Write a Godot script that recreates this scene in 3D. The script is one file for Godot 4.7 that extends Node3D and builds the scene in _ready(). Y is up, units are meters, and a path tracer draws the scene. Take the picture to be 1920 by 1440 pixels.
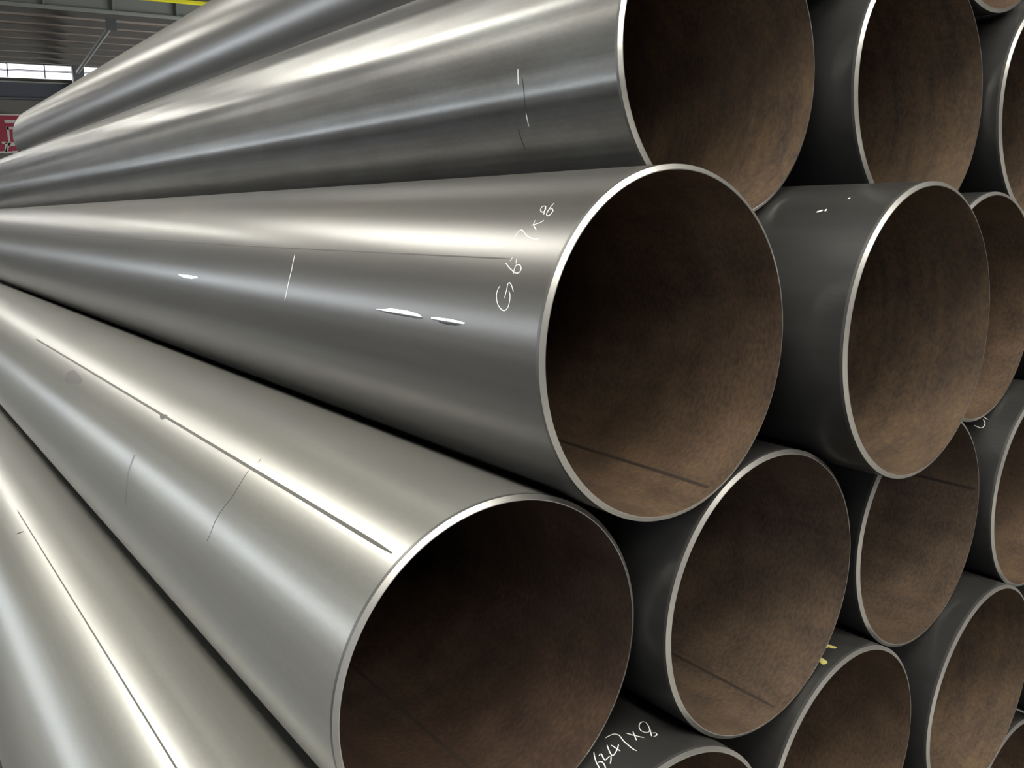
extends Node3D

const EYE := 1.7476              # camera height above the floor
const R := 0.254               # pipe radius, 508 mm outside diameter
const WALL := 0.0077           # pipe wall thickness
const LENGTH := 7.290
const ROW := Vector2(0.9945, -0.1045)   # row direction that the ovality is measured from

var rng := RandomNumberGenerator.new()
var names := {}
var M := {}

func _ready() -> void:
	rng.seed = 7
	# ---- camera, sky, lights, exposure
	var cam := Camera3D.new()
	cam.name = "camera"
	add_child(cam)
	cam.transform = Transform3D(Basis(Vector3(0.78886, 0.00946, 0.61450), Vector3(0.10338, 0.98359, -0.14785), Vector3(-0.60581, 0.18016, 0.77494)).orthonormalized(), Vector3(0, EYE, 0))
	cam.fov = 48.642
	cam.near = 0.05
	cam.far = 200.0
	cam.current = true
	var we := WorldEnvironment.new()
	we.name = "world_environment"
	var env := Environment.new()
	env.background_mode = Environment.BG_COLOR
	env.background_color = Color(0.75, 0.8, 0.85)
	env.background_energy_multiplier = 1.0
	env.tonemap_mode = Environment.TONE_MAPPER_LINEAR
	env.tonemap_exposure = 4.2
	env.sdfgi_enabled = true
	env.ssao_enabled = true
	env.ssil_enabled = true
	we.environment = env
	add_child(we)
	make_materials()
	build_hall()
	build_pipes()

# ------------------------------------------------------------------ naming
func numbered(called: String) -> String:
	if not names.has(called):
		names[called] = 0
		return called
	names[called] += 1
	return "%s_%03d" % [called, names[called]]

func tag(o: Node, label: String, category: String, group := "") -> void:
	o.set_meta("label", label)
	o.set_meta("category", category)
	if group != "":
		o.set_meta("group", group)

func thing(called: String, label: String, category: String, at := Vector3.ZERO, group := "") -> Node3D:
	var o := Node3D.new()
	o.name = numbered(called)
	add_child(o)
	o.position = at
	tag(o, label, category, group)
	return o

func part(called: String, mesh: Mesh, mat: Material, parent: Node, at := Vector3.ZERO) -> MeshInstance3D:
	var o := MeshInstance3D.new()
	o.name = called
	o.mesh = mesh
	o.material_override = mat
	o.cast_shadow = GeometryInstance3D.SHADOW_CASTING_SETTING_ON
	parent.add_child(o, true)
	o.position = at
	return o

func struct(called: String, mesh: Mesh, mat: Material, at := Vector3.ZERO) -> MeshInstance3D:
	var o := part(numbered(called), mesh, mat, self, at)
	o.set_meta("kind", "structure")
	return o

func struct_node(called: String, at := Vector3.ZERO) -> Node3D:
	var o := Node3D.new()
	o.name = numbered(called)
	add_child(o)
	o.position = at
	o.set_meta("kind", "structure")
	return o

# ------------------------------------------------------------------ shapes
func quad(st: SurfaceTool, a: Vector3, b: Vector3, c: Vector3, d: Vector3) -> void:
	# corners in clockwise order as seen from outside
	for p in [a, b, c, a, c, d]:
		st.add_vertex(p)

func add_box(st: SurfaceTool, c: Vector3, s: Vector3, basis := Basis(), bevel := 0.0) -> void:
	var h := s * 0.5
	if bevel <= 0.0:
		var v := []
		for k in 8:
			v.append(c + basis * Vector3(h.x * (1 if k & 1 else -1), h.y * (1 if k & 2 else -1), h.z * (1 if k & 4 else -1)))
		quad(st, v[4], v[6], v[7], v[5])
		quad(st, v[1], v[3], v[2], v[0])
		quad(st, v[5], v[7], v[3], v[1])
		quad(st, v[0], v[2], v[6], v[4])
		quad(st, v[6], v[2], v[3], v[7])
		quad(st, v[0], v[4], v[5], v[1])
		return
	# a box with its long edges chamfered (an octagon swept along its longest axis)
	var ax := 0
	if s.y >= s.x and s.y >= s.z:
		ax = 1
	elif s.z >= s.x:
		ax = 2
	var u := Vector3.ZERO
	var w := Vector3.ZERO
	var l := Vector3.ZERO
	l[ax] = 1
	u[(ax + 1) % 3] = 1
	w[(ax + 2) % 3] = 1
	var hu: float = h[(ax + 1) % 3]
	var hw: float = h[(ax + 2) % 3]
	var hl: float = h[ax]
	var ring := [Vector2(hu, hw - bevel), Vector2(hu - bevel, hw), Vector2(bevel - hu, hw), Vector2(-hu, hw - bevel), Vector2(-hu, bevel - hw), Vector2(bevel - hu, -hw), Vector2(hu - bevel, -hw), Vector2(hu, bevel - hw)]
	for k in 8:
		var p: Vector2 = ring[k]
		var q: Vector2 = ring[(k + 1) % 8]
		var a := c + basis * (u * p.x + w * p.y - l * hl)
		var b := c + basis * (u * q.x + w * q.y - l * hl)
		var d := c + basis * (u * p.x + w * p.y + l * hl)
		var e := c + basis * (u * q.x + w * q.y + l * hl)
		quad(st, a, d, e, b)
		for t in [c + basis * (l * hl), d, e]:
			pass
		st.add_vertex(c + basis * (l * hl)); st.add_vertex(e); st.add_vertex(d)
		st.add_vertex(c - basis * (l * hl)); st.add_vertex(a); st.add_vertex(b)

func done(st: SurfaceTool) -> ArrayMesh:
	st.generate_normals()
	return st.commit()

func begin() -> SurfaceTool:
	var st := SurfaceTool.new()
	st.begin(Mesh.PRIMITIVE_TRIANGLES)
	st.set_smooth_group(-1)
	return st

func box_mesh(s: Vector3, bevel := 0.0) -> ArrayMesh:
	var st := begin()
	add_box(st, Vector3.ZERO, s, Basis(), bevel)
	return done(st)

func bar_mesh(a: Vector3, b: Vector3, r: float, n := 16) -> ArrayMesh:
	# a round bar from a to b with closed ends
	var st := SurfaceTool.new()
	st.begin(Mesh.PRIMITIVE_TRIANGLES)
	var z := (b - a).normalized()
	var x := z.cross(Vector3.UP if absf(z.y) < 0.9 else Vector3.RIGHT).normalized()
	var y := z.cross(x)
	for k in n:
		var p := x * cos(TAU * k / n) + y * sin(TAU * k / n)
		var q := x * cos(TAU * (k + 1) / n) + y * sin(TAU * (k + 1) / n)
		for e in [[a, p], [b, p], [b, q], [a, p], [b, q], [a, q]]:
			st.set_normal(e[1])
			st.add_vertex(e[0] + e[1] * r)
		for e in [[a, p, -z], [a, q, -z], [a, Vector3.ZERO, -z], [b, q, z], [b, p, z], [b, Vector3.ZERO, z]]:
			st.set_normal(e[2])
			st.add_vertex(e[0] + e[1] * r)
	return st.commit()

# ------------------------------------------------------------------ materials
func mat(albedo: Color, rough: float, metal := 0.0) -> StandardMaterial3D:
	var m := StandardMaterial3D.new()
	m.albedo_color = albedo
	m.roughness = rough
	m.metallic = metal
	return m

func noise_map(seed_: int, w: int, h: int, freq: float, oct := 4) -> Image:
	var n := FastNoiseLite.new()
	n.seed = seed_
	n.noise_type = FastNoiseLite.TYPE_SIMPLEX_SMOOTH
	n.frequency = freq
	n.fractal_octaves = oct
	var im := n.get_seamless_image(w, h, false, false, 0.15, true)
	im.convert(Image.FORMAT_L8)
	return im

func stretched(im: Image, w: int, h: int) -> Image:
	im.resize(w, h, Image.INTERPOLATE_BILINEAR)
	return im

func mix_texture(w: int, h: int, layers: Array, base: Color) -> ImageTexture:
	# every layer: [image, colour added at full white minus that at full black]
	var out := PackedByteArray()
	out.resize(w * h * 3)
	var datas := []
	for l in layers:
		datas.append(l[0].get_data())
	var n := layers.size()
	for i in w * h:
		var r := base.r
		var g := base.g
		var b := base.b
		for k in n:
			var v: float = datas[k][i] / 255.0 - 0.5
			var c: Color = layers[k][1]
			r += v * c.r
			g += v * c.g
			b += v * c.b
		out[i * 3] = clampi(int(r * 255.0), 0, 255)
		out[i * 3 + 1] = clampi(int(g * 255.0), 0, 255)
		out[i * 3 + 2] = clampi(int(b * 255.0), 0, 255)
	var im := Image.create_from_data(w, h, false, Image.FORMAT_RGB8, out)
	return ImageTexture.create_from_image(im)

func make_materials() -> void:
	var w := 1024
	var h := 512
	var streak := stretched(noise_map(3, 1024, 8, 0.03, 3), w, h)
	var fine := stretched(noise_map(5, 1024, 32, 0.10, 2), w, h)
	var blotch := noise_map(8, w, h, 0.006, 3)
	var speck := noise_map(12, w, h, 0.2, 1)
	var tex := mix_texture(w, h, [[streak, Color(0.05, 0.05, 0.05)], [fine, Color(0.03, 0.03, 0.03)], [blotch, Color(0.05, 0.04, 0.03)], [speck, Color(0.03, 0.03, 0.03)]], Color(0.95, 0.95, 0.95))
	var rtex := mix_texture(w, h, [[streak, Color(0.10, 0.10, 0.10)], [fine, Color(0.03, 0.03, 0.03)], [blotch, Color(0.05, 0.05, 0.05)]], Color(0.91, 0.91, 0.91))
	M.steel = mat(Color(0.50, 0.495, 0.472), 0.33, 0.42)
	M.steel.metallic_specular = 0.8
	M.steel.albedo_texture = tex
	M.steel.roughness_texture = rtex
	M.steel.roughness_texture_channel = BaseMaterial3D.TEXTURE_CHANNEL_RED
	M.blue_steel = M.steel.duplicate()
	M.blue_steel.albedo_color = Color(0.34, 0.33, 0.315)
	M.blue_steel.metallic = 0.42
	M.blue_steel.metallic_specular = 0.95
	var worn_map := stretched(noise_map(41, 1024, 16, 0.035, 4), w, h)
	var bloom := noise_map(43, w, h, 0.018, 4)
	var wt := mix_texture(w, h, [[worn_map, Color(0.34, 0.33, 0.31)], [bloom, Color(0.12, 0.16, 0.17)], [speck, Color(0.06, 0.06, 0.06)]], Color(0.84, 0.83, 0.82))
	M.worn_steel = M.blue_steel.duplicate()
	M.worn_steel.albedo_texture = wt
	M.worn_steel.albedo_color = Color(0.40, 0.40, 0.395)
	M.worn_steel.metallic = 0.55
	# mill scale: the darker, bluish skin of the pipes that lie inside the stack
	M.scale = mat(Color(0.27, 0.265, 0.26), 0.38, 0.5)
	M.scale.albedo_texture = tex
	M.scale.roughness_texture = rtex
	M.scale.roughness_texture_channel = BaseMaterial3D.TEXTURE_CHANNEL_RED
	var rust := noise_map(21, 512, 512, 0.02, 4)
	var grain := noise_map(23, 512, 512, 0.22, 2)
	var runs := stretched(noise_map(25, 512, 64, 0.05, 3), 512, 512)
	var rt := mix_texture(512, 512, [[rust, Color(0.09, 0.075, 0.05)], [grain, Color(0.13, 0.10, 0.06)], [runs, Color(0.06, 0.05, 0.035)]], Color(0.36, 0.305, 0.24))
	M.inside = mat(Color(0.93, 0.90, 0.92), 0.55, 0.0)
	M.inside.albedo_texture = rt
	M.inside.metallic_specular = 0.35
	M.shaded_inside = M.inside.duplicate()
	M.shaded_inside.albedo_color = Color(0.76, 0.72, 0.76)  # same bore, with the shade inside one pipe put into the colour
	M.grey_inside = M.inside.duplicate()
	M.grey_inside.albedo_color = Color(0.91, 0.90, 0.95)
	# bores where orange rust has started in runs
	var flakes := noise_map(27, 512, 512, 0.09, 3)
	var rust_runs := stretched(noise_map(29, 64, 512, 0.05, 4), 512, 512)
	M.rusty_inside = M.inside.duplicate()
	M.rusty_inside.albedo_color = Color.WHITE
	M.rusty_inside.albedo_texture = mix_texture(512, 512, [[rust, Color(0.08, 0.06, 0.03)], [flakes, Color(0.07, 0.055, 0.03)], [grain, Color(0.10, 0.08, 0.05)], [rust_runs, Color(0.065, 0.05, 0.025)]], Color(0.345, 0.286, 0.232))
	M.rim = mat(Color(0.92, 0.91, 0.89), 0.285, 0.9)
	M.band = mat(Color(0.33, 0.325, 0.315), 0.42, 0.55)
	M.seam = mat(Color(0.25, 0.245, 0.225), 0.55, 0.4)
	M.inner_seam = mat(Color(0.19, 0.15, 0.125), 0.7)
	M.chalk = mat(Color(0.93, 0.93, 0.90), 0.9)
	M.faint_chalk = mat(Color(0.55, 0.55, 0.53), 0.9)
	M.dark_mark = mat(Color(0.15, 0.14, 0.13), 0.8)
	M.smear = mat(Color(0.40, 0.385, 0.375), 0.40, 0.45)
	M.oil = mat(Color(0.55, 0.55, 0.55), 0.05, 0.9)
	M.yellow = mat(Color(0.70, 0.66, 0.38), 0.8)
	# hall
	var cn := noise_map(31, 512, 512, 0.01, 5)
	var cg := noise_map(33, 512, 512, 0.15, 2)
	var ct := mix_texture(512, 512, [[cn, Color(0.12, 0.12, 0.12)], [cg, Color(0.06, 0.06, 0.06)]], Color(0.36, 0.35, 0.335))
	M.concrete = mat(Color(1, 1, 1), 0.75)
	M.concrete.albedo_texture = ct
	M.concrete.uv1_triplanar = true
	M.concrete.uv1_world_triplanar = true
	M.concrete.uv1_scale = Vector3.ONE * 0.25
	M.added_dark = mat(Color(0.11, 0.11, 0.12), 0.75)  # tone of the floor strip added to darken reflections
	M.roof = mat(Color(0.42, 0.375, 0.33), 0.7)
	M.pale_wall = mat(Color(0.80, 0.81, 0.80), 0.7)
	M.dim_wall = mat(Color(0.27, 0.25, 0.23), 0.7)
	M.cladding = mat(Color(0.29, 0.27, 0.24), 0.7)
	M.dark_cladding = mat(Color(0.17, 0.17, 0.195), 0.7)
	M.steelwork = mat(Color(0.40, 0.405, 0.375), 0.6)
	M.purlin = mat(Color(0.27, 0.25, 0.225), 0.7)
	M.dark_steelwork = mat(Color(0.20, 0.20, 0.20), 0.55)
	M.frame = mat(Color(0.55, 0.55, 0.57), 0.5)
	M.rail = mat(Color(0.80, 0.76, 0.08), 0.5)
	M.banner = mat(Color(0.42, 0.06, 0.13), 0.8)
	M.banner_white = mat(Color(0.56, 0.54, 0.50), 0.8)
	M.skylight = glow(Color(1.0, 0.99, 0.95), 3.0)
	M.window = glow(Color(0.94, 0.97, 1.0), 1.6)
	M.bright_window = glow(Color(0.98, 0.98, 1.0), 0.36)
	M.glazing = mat(Color(0.30, 0.30, 0.32), 0.6)
	M.lamp_body = mat(Color(0.5, 0.5, 0.5), 0.4, 0.6)
	M.lamp_glass = glow(Color(1.0, 0.95, 0.86), 20.0)

func glow(c: Color, e: float) -> StandardMaterial3D:
	var m := mat(Color(0.75, 0.75, 0.75), 0.5)
	m.emission_enabled = true
	m.emission = c
	m.emission_energy_multiplier = e
	return m

# ------------------------------------------------------------------ the hall
const X_LEFT := -11.0
const X_RIGHT := 17.0
const Z_FAR := -40.0
const Z_NEAR := 14.0

func roof_y(x: float) -> float:      # underside of the sheeting, a shallow slope up towards the ridge
	return EYE + 6.19 + 0.066 * (x - 5.74) + 0.12

func area(called: String, at: Vector3, towards: Vector3, size: Vector2, energy: float, c: Color, parent: Node) -> void:
	var l := AreaLight3D.new()
	l.name = called
	parent.add_child(l, true)
	var zb := -towards.normalized()
	var xb := Vector3.UP.cross(zb)
	if xb.length() < 0.1:
		xb = Vector3.RIGHT
	xb = xb.normalized()
	l.transform = Transform3D(Basis(xb, zb.cross(xb), zb), at)
	l.area_size = size
	l.area_normalize_energy = false
	l.light_energy = energy
	l.light_color = c
	l.area_range = 80.0
	l.area_attenuation = 2.0
	l.shadow_enabled = true

func build_hall() -> void:
	var zc := (Z_FAR + Z_NEAR) * 0.5
	var zl := Z_NEAR - Z_FAR
	var xc := (X_LEFT + X_RIGHT) * 0.5
	var xl := X_RIGHT - X_LEFT
	struct("floor", box_mesh(Vector3(xl + 0.6, 0.3, zl + 0.6)), M.concrete, Vector3(xc, -0.15, zc))
	struct("floor_added_strip", box_mesh(Vector3(5.6, 0.012, zl - 0.4)), M.added_dark, Vector3(-3.0, 0.004, zc))  # unseen dark strip, added so the low flanks mirror less light
	# the roof: corrugated sheets with openings for the translucent strips
	var strips := [Vector2(-31, -27), Vector2(-22.5, -18.6), Vector2(-13.6, -5.0), Vector2(-3.0, 3.0), Vector2(5.0, 11.0)]
	var roof := begin()
	var sx := -1.85
	var sw := 0.62
	var slope := Basis(Vector3(0, 0, 1), atan(0.066))
	var sx2 := 3.4
	sheet(roof, X_LEFT - 0.3, sx - sw, Z_FAR - 0.3, Z_NEAR + 0.3)
	sheet(roof, sx + sw, sx2 - sw, Z_FAR - 0.3, Z_NEAR + 0.3)
	sheet(roof, sx2 - sw, sx2 + sw, Z_FAR - 0.3, 1.5)
	sheet(roof, sx2 - sw, sx2 + sw, 10.0, Z_NEAR + 0.3)
	sheet(roof, sx2 + sw, X_RIGHT + 0.3, Z_FAR - 0.3, Z_NEAR + 0.3)
	var z0 := Z_FAR - 0.3
	for s in strips:
		sheet(roof, sx - sw, sx + sw, z0, s.x)
		z0 = s.y
	sheet(roof, sx - sw, sx + sw, z0, Z_NEAR + 0.3)
	struct("ceiling", done(roof), M.roof)
	var i := 0
	for s in strips + [Vector2(1.5, 10.0)]:
		i += 1
		var x := sx if i <= strips.size() else sx2
		var sk := struct_node("window_skylight_%d" % i, Vector3(x, roof_y(x), (s.x + s.y) * 0.5))
		sk.basis = slope
		part("pane", box_mesh(Vector3(sw * 2 - 0.04, 0.03, s.y - s.x)), M.skylight, sk, Vector3(0, 0.02, 0))
		area("skylight_lamp", Vector3(0, -0.03, 0), Vector3.DOWN, Vector2(sw * 2 - 0.04, s.y - s.x), 1.65, Color(1.0, 0.99, 0.95), sk)
	# purlins and rafters
	var pz := Z_FAR + 0.9
	while pz < Z_NEAR:
		var st := begin()
		add_box(st, Vector3(xc, roof_y(xc) - 0.11, pz), Vector3(xl, 0.16, 0.07), slope)
		struct("beam_purlin", done(st), M.purlin)
		pz += 1.35
	rafter(-25.0)
	rafter(-6.5)
	# walls
	struct("wall_right", box_mesh(Vector3(0.3, 9.5, zl + 0.6)), M.cladding, Vector3(X_RIGHT + 0.15, 4.75, zc))
	var k := 0
	while k < 6:
		var rw := struct_node("window_added_right_%d" % (k + 1), Vector3(X_RIGHT - 0.03, EYE + 2.4, -36.0 + k * 6.0))  # unseen windows, added to brighten the left wall and ceiling
		part("window_frame", box_mesh(Vector3(0.05, 2.3, 5.0)), M.frame, rw)
		for j in 4:
			part("pane", box_mesh(Vector3(0.02, 2.1, 1.14)), M.window, rw, Vector3(-0.03, 0, -1.82 + j * 1.213))
		area("window_lamp", Vector3(-0.06, 0, 0), Vector3.LEFT, Vector2(4.8, 2.1), 1.6, Color(0.95, 0.98, 1.0), rw)  # fill light of the added window band
		k += 1
	struct("wall_near", box_mesh(Vector3(xl, 9.5, 0.3)), M.dim_wall, Vector3(xc, 4.75, Z_NEAR + 0.15))
	left_wall(zc, zl)
	far_wall()

func sheet(st: SurfaceTool, x0: float, x1: float, za: float, zb: float) -> void:
	# box-profile sheeting whose ribs run up the slope
	if zb - za < 0.05:
		return
	var step := 0.25
	var n := maxi(1, int(round((zb - za) / step)))
	var d := (zb - za) / n
	for k in n:
		var a := za + k * d
		var zs := [a, a + d * 0.35, a + d * 0.5, a + d * 0.85, a + d]
		var ys := [0.0, 0.0, 0.045, 0.045, 0.0]
		for j in 4:
			quad(st, Vector3(x0, roof_y(x0) + ys[j], zs[j]), Vector3(x0, roof_y(x0) + ys[j + 1], zs[j + 1]), Vector3(x1, roof_y(x1) + ys[j + 1], zs[j + 1]), Vector3(x1, roof_y(x1) + ys[j], zs[j]))
	# weather side
	quad(st, Vector3(x0, roof_y(x0) + 0.15, za), Vector3(x1, roof_y(x1) + 0.15, za), Vector3(x1, roof_y(x1) + 0.15, zb), Vector3(x0, roof_y(x0) + 0.15, zb))

func rafter(z: float) -> void:
	# a welded roof girder with flanges and web stiffeners
	var node := struct_node("beam_rafter", Vector3(0, 0, z))
	var slope := Basis(Vector3(0, 0, 1), atan(0.066))
	var xm := (X_LEFT + X_RIGHT) * 0.5
	var l := X_RIGHT - X_LEFT
	var top := roof_y(xm) - 0.2
	var deep := 0.70
	part("web", box_mesh(Vector3(l, deep, 0.03)), M.steelwork, node, Vector3(xm, top - deep * 0.5, 0)).basis = slope
	part("flange", box_mesh(Vector3(l, 0.03, 0.32)), M.steelwork, node, Vector3(xm, top, 0)).basis = slope
	part("flange", box_mesh(Vector3(l, 0.03, 0.32)), M.steelwork, node, Vector3(xm, top - deep, 0)).basis = slope
	var x := X_LEFT + 1.0
	while x < X_RIGHT:
		part("stiffener", box_mesh(Vector3(0.03, deep - 0.03, 0.26)), M.steelwork, node, Vector3(x, top - deep * 0.5 + (x - xm) * 0.066, 0))
		x += 1.62

func left_wall(zc: float, zl: float) -> void:
	var y0 := EYE + 0.75
	var y1 := EYE + 1.65
	var top := 8.6
	struct("wall_left", box_mesh(Vector3(0.3, y0, zl + 0.6)), M.cladding, Vector3(X_LEFT - 0.15, y0 * 0.5, zc))
	struct("wall_left_upper", box_mesh(Vector3(0.3, top - y1, zl + 0.6)), M.pale_wall, Vector3(X_LEFT - 0.15, (top + y1) * 0.5, zc))
	var bay := 6.0
	var k := 0
	var z := Z_FAR
	while z < Z_NEAR - 0.1:
		var ze := minf(z + bay, Z_NEAR)
		k += 1
		struct("wall_left_pier", box_mesh(Vector3(0.3, y1 - y0, 0.9)), M.cladding, Vector3(X_LEFT - 0.15, (y0 + y1) * 0.5, ze - 0.45))
		var wn := struct_node("window_%d" % k, Vector3(X_LEFT - 0.12, (y0 + y1) * 0.5, (z + ze - 0.9) * 0.5))
		var wl := ze - z - 0.9
		var hh := y1 - y0
		for s in [-1.0, 1.0]:
			part("window_frame", box_mesh(Vector3(0.1, 0.07, wl)), M.frame, wn, Vector3(0.04, s * (hh * 0.5 - 0.035), 0))
			part("window_frame", box_mesh(Vector3(0.1, hh - 0.14, 0.07)), M.frame, wn, Vector3(0.04, 0, s * (wl * 0.5 - 0.035)))
		var n := maxi(1, int(round(wl / 1.25)))
		for j in n:
			part("pane", box_mesh(Vector3(0.02, hh - 0.14, (wl - 0.14) / n - 0.05)), M.window, wn, Vector3(0.0, 0, -wl * 0.5 + 0.07 + (wl - 0.14) * (j + 0.5) / n))
			if j > 0:
				part("mullion", box_mesh(Vector3(0.08, hh - 0.14, 0.05)), M.frame, wn, Vector3(0.04, 0, -wl * 0.5 + 0.07 + (wl - 0.14) * j / n))
		area("window_lamp", Vector3(0.14, 0, 0), Vector3.RIGHT, Vector2(wl - 0.14, hh - 0.14), 1.0, Color(0.94, 0.97, 1.0), wn)
		z += bay

func band_y(x: float, y: float) -> float:      # a height above the eye that follows the roof slope
	return EYE + y + 0.066 * (x - 5.72)

func far_wall() -> void:
	var z := Z_FAR
	# opening for the clerestory band: 5.67 .. 6.19 above the eye at x = 5.7, following the roof slope
	var xa := -6.0
	var xb := 12.0
	var slope := Basis(Vector3(0, 0, 1), atan(0.066))
	var st := begin()
	# below the band
	var b := [Vector3(X_LEFT, 0, 0), Vector3(X_LEFT, band_y(X_LEFT, 5.66), 0), Vector3(X_RIGHT, band_y(X_RIGHT, 5.66), 0), Vector3(X_RIGHT, 0, 0)]
	prism(st, b, z - 0.3, z)
	for e in [[X_LEFT, xa], [xb, X_RIGHT]]:
		prism(st, [Vector3(e[0], band_y(e[0], 5.66), 0), Vector3(e[0], band_y(e[0], 6.5), 0), Vector3(e[1], band_y(e[1], 6.5), 0), Vector3(e[1], band_y(e[1], 5.66), 0)], z - 0.3, z)
	prism(st, [Vector3(xa, band_y(xa, 6.2), 0), Vector3(xa, band_y(xa, 6.5), 0), Vector3(xb, band_y(xb, 6.5), 0), Vector3(xb, band_y(xb, 6.2), 0)], z - 0.3, z)
	struct("wall_far", done(st), M.cladding)
	var wn := struct_node("window_clerestory", Vector3(0, 0, z - 0.1))
	# rails along the band, posts between the lights, the lights themselves
	for y in [5.98, 5.94]:
		part("glazing_bar", box_mesh(Vector3(xb - xa, 0.024, 0.05)), M.glazing, wn, Vector3((xa + xb) * 0.5, band_y((xa + xb) * 0.5, y), 0.06)).basis = slope
	var x := xa
	var n := 0
	while x < xb:
		var xe := minf(x + 1.32, xb)
		var xm := (x + xe) * 0.5
		part("pane", box_mesh(Vector3(xe - x, 0.28, 0.02)), M.bright_window, wn, Vector3(xm, band_y(xm, 5.80), 0)).basis = slope
		part("pane", box_mesh(Vector3(xe - x - 0.06, 0.23, 0.02)), M.bright_window, wn, Vector3(xm, band_y(xm, 6.08), 0)).basis = slope
		part("glazing_bar", box_mesh(Vector3(0.04, 0.5, 0.05)), M.glazing, wn, Vector3(x, band_y(x, 5.93), 0.06))
		x = xe
		n += 1
	area("clerestory_lamp", Vector3((xa + xb) * 0.5, band_y((xa + xb) * 0.5, 5.93), 0.12), Vector3(0, 0, 1), Vector2(xb - xa, 0.5), 0.25, Color(0.95, 0.97, 1.0), wn)
	# runway girder under the band
	var g := struct_node("beam_runway", Vector3(0, 0, z + 0.3))
	var xm2 := (X_LEFT + X_RIGHT) * 0.5
	part("web", box_mesh(Vector3(X_RIGHT - X_LEFT, 0.62, 0.05)), M.dark_cladding, g, Vector3(xm2, band_y(xm2, 5.14), 0)).basis = slope
	part("flange", box_mesh(Vector3(X_RIGHT - X_LEFT, 0.05, 0.3)), M.steelwork, g, Vector3(xm2, band_y(xm2, 5.46), 0)).basis = slope
	part("flange", box_mesh(Vector3(X_RIGHT - X_LEFT, 0.06, 0.3)), M.dark_steelwork, g, Vector3(xm2, band_y(xm2, 4.83), 0)).basis = slope
	# posts in front of the band
	for px in [8.29, 2.2]:
		struct("pillar", box_mesh(Vector3(0.42, band_y(px, 6.2), 0.3), 0.02), M.dark_steelwork, Vector3(px, band_y(px, 6.2) * 0.5, z + 0.62))
	# roof brace from the post to the girder in front
	var br := thing("roof_brace", "pale round brace tube slanting between the dark post and the roof girder", "brace", Vector3(8.2, EYE + 6.0, z + 1.0))
	part("tube", bar_mesh(Vector3.ZERO, Vector3(-1.3, -0.24, 11.0), 0.075), M.steelwork, br)
	part("end_plate", box_mesh(Vector3(0.28, 0.34, 0.06)), M.dark_steelwork, br, Vector3(-1.31, -0.24, 11.0))
	# yellow conductor rail on the girder
	var ra := thing("power_rail", "yellow power rail running along the top of the grey roof girder", "rail", Vector3(0, 0, -24.8))
	var xr := 9.5
	part("bar", box_mesh(Vector3(15.0, 0.11, 0.1), 0.02), M.rail, ra, Vector3(xr, EYE + 5.92 + 0.066 * (xr - 7.6), 0)).basis = slope
	for k in 5:
		part("bracket", box_mesh(Vector3(0.05, 0.14, 0.22)), M.dark_steelwork, ra, Vector3(3.0 + k * 3.1, EYE + 6.03 + 0.066 * (3.0 + k * 3.1 - 7.6), -0.08))
	banner(z + 0.75)

func prism(st: SurfaceTool, pts: Array, za: float, zb: float) -> void:
	var n := pts.size()
	var zf := Vector3(0, 0, zb)
	var zr := Vector3(0, 0, za)
	quad(st, pts[0] + zf, pts[1] + zf, pts[2] + zf, pts[3] + zf)
	quad(st, pts[3] + zr, pts[2] + zr, pts[1] + zr, pts[0] + zr)
	for k in n:
		var p: Vector3 = pts[k]
		var q: Vector3 = pts[(k + 1) % n]
		quad(st, p + zf, p + zr, q + zr, q + zf)

func banner(z: float) -> void:
	# red cloth with pale characters; only the end of one character shows
	var at := Vector3(2.9, EYE + 2.80, z)
	var b := thing("hanging_banner", "red banner with pale characters hanging across the far wall", "banner", at)
	var slope := Basis(Vector3(0, 0, 1), 0.06)
	b.basis = slope
	var st := begin()
	add_box(st, Vector3(0, 0.465, 0), Vector3(7.4, 1.43, 0.02))
	part("cloth", done(st), M.banner, b)
	part("border", box_mesh(Vector3(7.4, 0.07, 0.026)), M.banner_white, b, Vector3(0, -0.215, 0))
	part("border", box_mesh(Vector3(7.4, 0.05, 0.026)), M.banner_white, b, Vector3(0, 1.20, 0))
	# strokes of one character (corner points in the cloth's own plane), repeated along the cloth
	var strokes := [[0.171, 0.949, 0.498, 0.957, 0.11], [0.187, 0.692, 0.454, 0.707, 0.1], [0.215, 0.718, 0.199, 0.105, 0.077], [0.44, 0.674, 0.422, 0.144, 0.067], [0.181, 0.079, 0.457, 0.111, 0.133], [0.159, 0.087, 0.046, -0.181, 0.083], [0.255, -0.217, 0.568, -0.192, 0.1], [0.447, -0.005, 0.54, -0.168, 0.083], [-0.041, 0.148, 0.095, 0.135, 0.083], [0.086, 0.118, 0.024, -0.165, 0.083], [-0.071, -0.209, 0.08, -0.221, 0.083]]
	for k in 5:
		var ch := begin()
		for s in strokes:
			var p := Vector2(s[0], s[1])
			var q := Vector2(s[2], s[3])
			var d := q - p
			add_box(ch, Vector3((p.x + q.x) * 0.5, (p.y + q.y) * 0.5, 0.012), Vector3(d.length() + s[4] * 0.5, s[4], 0.012), Basis(Vector3(0, 0, 1), d.angle()))
		part("character", done(ch), M.banner_white, b, Vector3(2.52 - k * 1.3, 0, 0))

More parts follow.
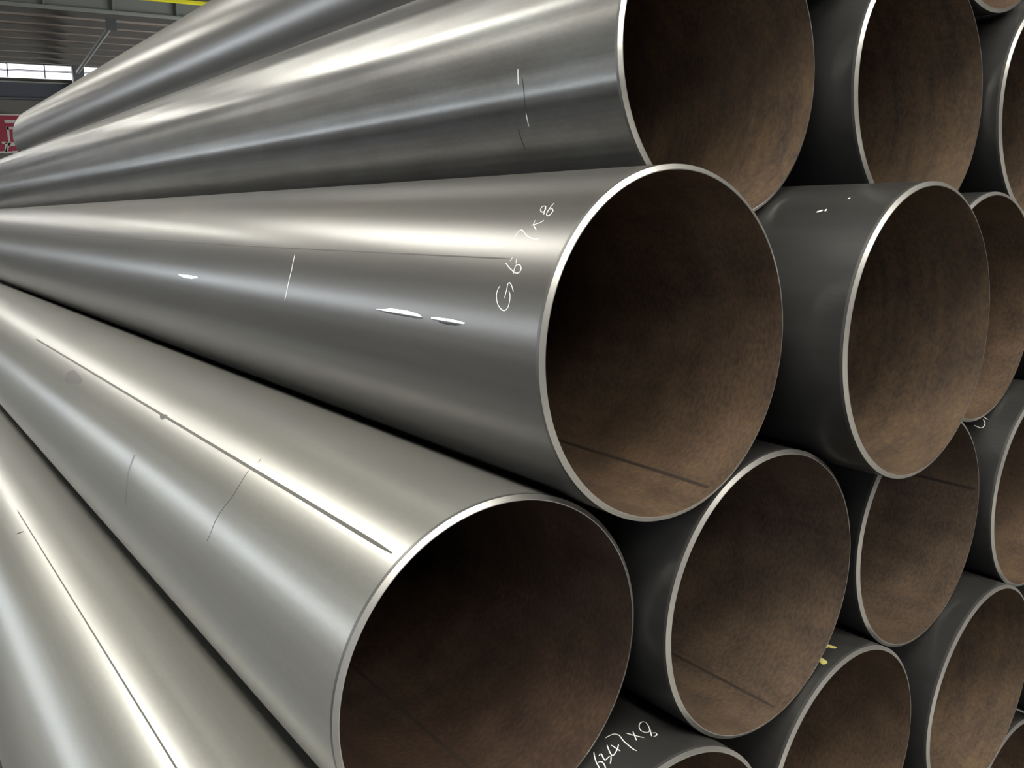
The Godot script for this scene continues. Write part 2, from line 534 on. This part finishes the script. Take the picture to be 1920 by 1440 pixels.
# ------------------------------------------------------------------ pipes
class Pipe:
	var root: Node3D
	var a := 0.0
	var b := 0.0
	var seed_ := 0.0
	var wave := 0.0

	func radius(th: float) -> float:     # slightly out of round
		var c := cos(th)
		var s := sin(th)
		var x := c * 0.9945 - s * 0.1045
		var y := -c * 0.1045 - s * 0.9945
		return 0.254 * (1.0 + a * (x * x - y * y) + b * 2.0 * x * y)

	func tilt(th: float, z: float) -> float:    # how far the rolled surface turns from a true circle
		var c2 := 2.0 * (th + 0.105)
		var t := 2.0 * a * sin(c2) + 2.0 * b * cos(c2)
		for k in [3, 5, 8, 13, 21, 34]:
			t += wave * sin(k * th + seed_ * k * 1.7 + z * 0.35 * sin(seed_ + k)) / pow(float(k) / 3.0, 0.4)
		return t

	func at(th: float, z: float, off := 0.0) -> Vector3:
		var r := radius(th) + off
		return Vector3(r * cos(th), r * sin(th) + 0.254, z)

func tube(p: Pipe, prof: Array, seg: int, uv_len: float, wavy: bool) -> ArrayMesh:
	# prof: [z, radial offset, normal radial, normal axial] rings joined in pairs
	var st := SurfaceTool.new()
	st.begin(Mesh.PRIMITIVE_TRIANGLES)
	for k in prof.size():
		var q: Array = prof[k]
		for i in seg + 1:
			var th := TAU * i / seg
			var tl := p.tilt(th, q[0]) if wavy else 0.0
			var n := Vector3(cos(th + tl) * q[2], sin(th + tl) * q[2], q[3]).normalized()
			st.set_normal(n)
			st.set_uv(Vector2(float(i) / seg + p.seed_ * 0.137, q[0] / uv_len + p.seed_ * 0.31))
			st.add_vertex(p.at(th, q[0], q[1]))
	for k in range(0, prof.size() - 1):
		var q0: Array = prof[k]
		var q1: Array = prof[k + 1]
		if q0.size() > 4:
			continue
		# which way round: the way that faces along the stored normal
		var along := Vector3(q1[1] - q0[1], 0, q1[0] - q0[0])
		var turned := Vector3(0, 1, 0).cross(along).dot(Vector3(q0[2], 0, q0[3])) > 0.0
		for i in seg:
			var a := k * (seg + 1) + i
			var b := a + 1
			var c := a + seg + 1
			var d := c + 1
			var order := [a, c, b, b, c, d] if turned else [a, b, c, b, d, c]
			for v in order:
				st.add_index(v)
	return st.commit()

func ribbon(p: Pipe, pts: Array, width: float, off: float, inner := false) -> ArrayMesh:
	# a stroke on the surface: pts are [angle in millirad, mm from the end, ...]
	var st := SurfaceTool.new()
	st.begin(Mesh.PRIMITIVE_TRIANGLES)
	var c := Curve2D.new()
	var n := pts.size() / 2
	var q := []
	for k in n:
		q.append(Vector2(pts[k * 2] * 0.001 * R, pts[k * 2 + 1] * 0.001))
	for k in n:
		var t := Vector2.ZERO
		if k > 0 and k < n - 1:
			t = (q[k + 1] - q[k - 1]) / 6.0
		c.add_point(q[k], -t, t)
	c.bake_interval = 0.004 if c.get_baked_length() < 0.8 else 0.05
	var bk := c.get_baked_points()
	for k in bk.size():
		var d := (bk[mini(k + 1, bk.size() - 1)] - bk[maxi(k - 1, 0)]).normalized()
		var nrm := Vector2(-d.y, d.x)
		var taper := clampf(minf(k, bk.size() - 1 - k) / 2.0 + 0.45, 0.0, 1.0)
		for s in [-1.0, 0.0, 1.0]:
			var e: Vector2 = bk[k] + nrm * s * width * 0.5 * taper
			var th := e.x / R
			var lift := off if s == 0.0 else off * 0.35
			if inner:
				lift = -WALL - lift
			st.set_normal(Vector3(cos(th), sin(th), 0) * (-1.0 if inner else 1.0))
			st.add_vertex(p.at(th, -e.y, lift))
	for k in bk.size() - 1:
		for s in 2:
			var a := k * 3 + s
			for v in ([a, a + 1, a + 3, a + 1, a + 4, a + 3] if inner else [a, a + 3, a + 1, a + 1, a + 3, a + 4]):
				st.add_index(v)
	return st.commit()

func blob(p: Pipe, th: float, z: float, half_arc: float, half_len: float, seed_: int) -> ArrayMesh:
	# an uneven patch lying on the surface
	var st := SurfaceTool.new()
	st.begin(Mesh.PRIMITIVE_TRIANGLES)
	var g := RandomNumberGenerator.new()
	g.seed = seed_
	var n := 28
	var ph := g.randf() * TAU
	st.set_normal(Vector3(cos(th), sin(th), 0))
	st.add_vertex(p.at(th, z, 0.0004))
	for k in n:
		var f := 0.9 + 0.12 * sin(3 * TAU * k / n + ph) + g.randf_range(-0.08, 0.08)
		var t := th + sin(TAU * k / n) * half_arc / R * f
		st.set_normal(Vector3(cos(t), sin(t), 0))
		st.add_vertex(p.at(t, z + cos(TAU * k / n) * half_len * f, 0.0003))
	for k in n:
		for v in [0, 1 + k, 1 + (k + 1) % n]:
			st.add_index(v)
	return st.commit()

func make_pipe(label: String, end: Vector3, dir: Vector3, ov: Vector2, skin: Material, wave: float, seed_: int, bore: Material = null) -> Pipe:
	var p := Pipe.new()
	p.a = ov.x
	p.b = ov.y
	p.seed_ = float(seed_)
	p.wave = wave
	var zb := -dir.normalized()
	var xb := Vector3.UP.cross(zb).normalized()
	var yb := zb.cross(xb)
	p.root = thing("steel_pipe", label, "pipe", Vector3.ZERO, "stacked steel pipes")
	p.root.transform = Transform3D(Basis(xb, yb, zb), end + Vector3(0, EYE, 0) - yb * R)
	var zr := []
	for k in 25:
		zr.append(-LENGTH * pow(k / 24.0, 1.4))
	var outer := []
	for zz in zr:
		outer.append([zz, 0.0, 1.0, 0.0])
	part("outer_skin", tube(p, outer, 256, 2.4, true), skin, p.root)
	var bev := 0.58 * WALL
	var rim := [[0.0, 0.0, 1.0, 0.0], [0.0, 0.0, 0.42, 1.0]]
	rim = [[0.0004, 0.0, 0.5, 0.87], [bev, -0.85 * WALL, 0.5, 0.87, true], [bev, -0.85 * WALL, 0.0, 1.0], [bev, -WALL, 0.0, 1.0]]
	part("machined_rim", tube(p, rim, 256, 1.0, true), M.rim, p.root)
	part("ground_band", tube(p, [[0.0003, 0.00015, 1.0, 0.0], [-0.005, 0.00015, 1.0, 0.0]], 256, 1.0, false), M.band, p.root)
	var back := [[-LENGTH, -WALL, 0.0, -1.0], [-LENGTH, 0.0, 0.0, -1.0]]
	part("far_rim", tube(p, back, 128, 1.0, false), M.rim, p.root)
	var inner := []
	for k in 17:
		inner.append([bev - (LENGTH + bev) * pow(k / 16.0, 1.6), -WALL, -1.0, 0.0])
	part("inner_wall", tube(p, inner, 192, 0.9, false), bore if bore else M.inside, p.root)
	return p

func build_pipes() -> void:
	var s = M.steel
	var bs = M.blue_steel
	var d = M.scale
	# row C and its neighbours: end centre (relative to the eye), axis, ovality
	var c1 := make_pipe("pipe at the middle of the stack with a long white chalk number near its rim", Vector3(0.9214, -0.1654, -0.8008), Vector3(-0.0001, 0.0018, -1), Vector2(0.0026, 0.0109), bs, 0.006, 1)
	var c2 := make_pipe("pipe beside the chalked middle one, with painted white glints on its dark skin", Vector3(1.4645, -0.1733, -0.7177), Vector3(-0.0010, 0.0003, -1), Vector2(-0.0130, 0.0118), d, 0.010, 2, M.rusty_inside)
	make_pipe("pipe whose open end is half hidden behind the glint-marked one", Vector3(2.0055, -0.1682, -0.8475), Vector3(-0.0006, -0.0013, -1), Vector2(-0.0087, 0.0107), d, 0.008, 3)
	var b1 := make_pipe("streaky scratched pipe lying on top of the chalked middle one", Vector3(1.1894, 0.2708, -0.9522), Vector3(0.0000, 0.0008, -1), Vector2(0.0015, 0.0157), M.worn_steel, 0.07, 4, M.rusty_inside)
	make_pipe("pipe with a brown mottled bore resting above the glint-marked one", Vector3(1.7271, 0.2703, -0.8915), Vector3(-0.0010, -0.0011, -1), Vector2(-0.0009, 0.0216), d, 0.008, 5, M.rusty_inside)
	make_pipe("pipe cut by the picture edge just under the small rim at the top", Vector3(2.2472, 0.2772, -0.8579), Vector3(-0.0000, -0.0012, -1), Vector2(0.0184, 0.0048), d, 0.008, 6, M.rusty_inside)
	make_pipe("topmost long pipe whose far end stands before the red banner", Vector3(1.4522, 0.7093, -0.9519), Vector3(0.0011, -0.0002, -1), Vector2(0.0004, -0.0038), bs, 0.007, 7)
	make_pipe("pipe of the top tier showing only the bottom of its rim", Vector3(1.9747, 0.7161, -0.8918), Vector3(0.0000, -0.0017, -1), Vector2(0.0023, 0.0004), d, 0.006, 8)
	var d1 := make_pipe("pale pipe with a dark weld seam and pencil arc along its flank", Vector3(0.6610, -0.6014, -0.8600), Vector3(0.0010, 0.0010, -1), Vector2(0.0151, 0.0069), s, 0.006, 9, M.shaded_inside)
	var d2 := make_pipe("pipe with a brown bore nested under the chalked middle pipe and the glint-marked one", Vector3(1.1853, -0.6103, -0.8031), Vector3(-0.0002, 0.0013, -1), Vector2(0.0059, 0.0003), d, 0.008, 10, M.grey_inside)
	var d3 := make_pipe("pipe with a dark seam high in its bore, directly below the glint-marked one", Vector3(1.7324, -0.6159, -0.8100), Vector3(-0.0003, 0.0005, -1), Vector2(-0.0005, 0.0050), d, 0.008, 11, M.grey_inside)
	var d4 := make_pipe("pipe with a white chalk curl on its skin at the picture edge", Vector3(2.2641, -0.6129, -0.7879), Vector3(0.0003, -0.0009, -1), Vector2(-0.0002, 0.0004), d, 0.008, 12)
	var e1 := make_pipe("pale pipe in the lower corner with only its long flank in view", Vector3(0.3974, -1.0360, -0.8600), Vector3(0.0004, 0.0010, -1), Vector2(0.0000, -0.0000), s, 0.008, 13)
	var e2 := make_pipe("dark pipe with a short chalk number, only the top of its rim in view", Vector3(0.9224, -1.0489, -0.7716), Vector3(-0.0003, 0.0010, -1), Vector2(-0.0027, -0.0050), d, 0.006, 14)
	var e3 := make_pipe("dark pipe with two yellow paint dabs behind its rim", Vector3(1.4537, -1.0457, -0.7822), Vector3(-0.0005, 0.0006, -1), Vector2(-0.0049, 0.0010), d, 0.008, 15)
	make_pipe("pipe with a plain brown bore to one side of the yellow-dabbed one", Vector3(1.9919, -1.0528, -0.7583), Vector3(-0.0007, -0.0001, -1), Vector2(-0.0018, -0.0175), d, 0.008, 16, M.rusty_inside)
	make_pipe("pipe closing the tier of the glint-marked one, past the half hidden open end", Vector3(2.528, -0.17, -0.83), Vector3(0, 0, -1), Vector2.ZERO, d, 0.006, 23)
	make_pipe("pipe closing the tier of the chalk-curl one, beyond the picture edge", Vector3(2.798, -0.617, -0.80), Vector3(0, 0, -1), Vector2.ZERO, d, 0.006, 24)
	make_pipe("pipe with only a sliver of its skin showing at the picture edge", Vector3(2.53, -1.0576, -0.7264), Vector3(0, 0, -1), Vector2.ZERO, d, 0.006, 17)
	make_pipe("pipe of the lowest tier with one curve of rim in the bottom corner", Vector3(2.26, -1.4935, -0.765), Vector3(0, 0, -1), Vector2.ZERO, d, 0.006, 18)
	var under := ["outermost bottom pipe, below the pale corner pipe", "bottom pipe between the pale corner pipe and the short-numbered one", "bottom pipe under the short-numbered and the yellow-dabbed pipes", "bottom pipe under the yellow-dabbed one and its plain neighbour"]
	var xs := [0.13, 0.659, 1.187, 1.722]
	for k in 4:
		make_pipe(under[k], Vector3(xs[k], -1.4935, -0.81), Vector3(0, 0, -1), Vector2.ZERO, d, 0.006, 19 + k)
	marks(c1, c2, b1, d1, d2, d3, d4, e1, e2, e3)

func strokes(p: Pipe, called: String, list: Array, width: float, m: Material, off := 0.0004, parent: Node = null) -> void:
	for l in list:
		part(called, ribbon(p, l, width, off), m, parent if parent else p.root)

func number(p: Pipe, list: Array, width: float, label: String) -> void:
	var st: ArrayMesh = null
	var tool := SurfaceTool.new()
	for l in list:
		tool.append_from(ribbon(p, l, width, 0.0004), 0, Transform3D())
	var o := part("chalk_number", tool.commit(), M.chalk, p.root)
	o.set_meta("label", label)

func marks(c1: Pipe, c2: Pipe, b1: Pipe, d1: Pipe, d2: Pipe, d3: Pipe, d4: Pipe, e1: Pipe, e2: Pipe, e3: Pipe) -> void:
	number(c1, [[2280, 94, 2279, 101, 2310, 98, 2327, 90, 2311, 88, 2280, 94, 2317, 88, 2346, 83],
		[2256, 83, 2298, 82, 2337, 79, 2353, 74, 2347, 70, 2321, 70, 2301, 76, 2304, 80],
		[2386, 92, 2416, 89, 2452, 76], [2421, 93, 2404, 79, 2386, 74],
		[2531, 112, 2491, 112, 2460, 111, 2454, 105, 2476, 95, 2497, 83, 2507, 71, 2507, 60],
		[2623, 95, 2644, 96], [2627, 85, 2656, 82],
		[2655, 104, 2677, 94, 2694, 84, 2705, 76, 2703, 69, 2684, 67, 2661, 73, 2663, 80, 2684, 81, 2714, 79],
		[2781, 99, 2805, 102, 2837, 101, 2875, 95, 2899, 86, 2906, 78, 2888, 72, 2855, 71, 2824, 73, 2803, 78],
		[2843, 83, 2800, 83, 2764, 84, 2759, 82, 2771, 76, 2804, 68]], 0.0011, "white chalk writing G 6 7 x 96")
	number(e2, [[1410, 94, 1423, 98, 1459, 96, 1495, 89, 1515, 81, 1512, 73, 1492, 70, 1461, 74, 1428, 85, 1412, 94],
		[1447, 77, 1507, 59], [1480, 65, 1456, 63, 1462, 58, 1483, 56, 1498, 57],
		[1611, 90, 1593, 79, 1557, 63], [1564, 86, 1585, 78, 1614, 66],
		[1736, 104, 1699, 103, 1674, 101, 1661, 96, 1661, 91, 1678, 78, 1684, 67, 1689, 56, 1686, 48],
		[1773, 91, 1792, 83, 1811, 73, 1812, 68, 1790, 69, 1759, 72, 1723, 78], [1757, 86, 1756, 77, 1756, 66], [1817, 71, 1845, 64, 1869, 60],
		[1869, 85, 1848, 85, 1860, 78, 1869, 71, 1851, 71, 1827, 71],
		[1866, 97, 1887, 90, 1911, 80, 1926, 71, 1944, 62], [1906, 77, 1889, 73, 1895, 66, 1909, 60, 1927, 58, 1944, 62]], 0.0017, "white chalk writing 6 3 4 7 x 9")
	number(d4, [[2356, 71, 2373, 66, 2404, 62, 2438, 63, 2450, 67, 2446, 74, 2435, 83], [2320, 76, 2335, 68, 2349, 61]], 0.0017, "white chalk curl")
	strokes(e3, "paint_dab", [[1698, 45, 1655, 45, 1656, 37, 1634, 30]], 0.009, M.yellow)
	strokes(e3, "paint_dab", [[1856, 33, 1843, 30, 1859, 17]], 0.012, M.yellow)
	strokes(c2, "painted_glint", [[2219, 124, 2197, 115], [2209, 109, 2186, 110], [2064, 88, 2049, 86]], 0.004, M.chalk)  # wet glints painted on as small white strokes
	strokes(c1, "scratch", [[2696, 768, 2813, 760, 2916, 762, 2998, 766, 3053, 772]], 0.0022, M.chalk)
	strokes(b1, "scratch", [[3160, 237, 3261, 239], [3449, 231, 3541, 233]], 0.0018, M.chalk)
	strokes(b1, "scratch", [[3219, 227, 3305, 226, 3432, 231], [3552, 264, 3700, 266]], 0.0022, M.dark_mark)
	strokes(d1, "pencil_arc", [[2146, 495, 2182, 490], [2257, 493, 2426, 475, 2528, 478, 2626, 482, 2714, 480, 2770, 483]], 0.002, M.dark_mark)
	strokes(d1, "smear", [[2619, 977, 2698, 972, 2784, 968, 2902, 952, 3007, 949]], 0.011, M.smear)
	part("stain", blob(d1, 2.39, -1.75, 0.020, 0.10, 1), M.smear, d1.root)
	part("stain", blob(d1, 2.245, -0.985, 0.008, 0.02, 2), M.seam, d1.root)
	part("oil_film", blob(c1, 2.990, -1.37, 0.0042, 0.085, 3), M.oil, c1.root)
	part("oil_film", blob(c1, 3.004, -0.335, 0.005, 0.075, 4), M.oil, c1.root)
	part("oil_film", blob(c1, 3.008, -0.205, 0.0045, 0.045, 5), M.oil, c1.root)
	strokes(e1, "scratch", [[2031, 1626, 1957, 1612]], 0.006, M.dark_mark)
	strokes(d1, "weld_seam", [[2238, 24, 2236, 400, 2237, 1000, 2238, 2500]], 0.0055, M.seam, 0.0007)
	strokes(c1, "weld_seam", [[2630, 95, 2641, 466, 2655, 1226, 2658, 3000]], 0.0022, M.seam, 0.0005)
	strokes(e1, "weld_seam", [[1909, 200, 1908, 900, 1909, 1800]], 0.003, M.seam, 0.0005)
	for e in [[c1, [5122, 8, 5140, 200, 5150, 1500]], [d2, [4960, 8, 4965, 250, 4970, 1500]], [d3, [176, 4, 178, 300, 178, 1500]], [d1, [4870, 20, 4872, 400, 4872, 1500]]]:
		part("inner_weld_seam", ribbon(e[0], e[1], 0.007, 0.0012, true), M.inner_seam, e[0].root)
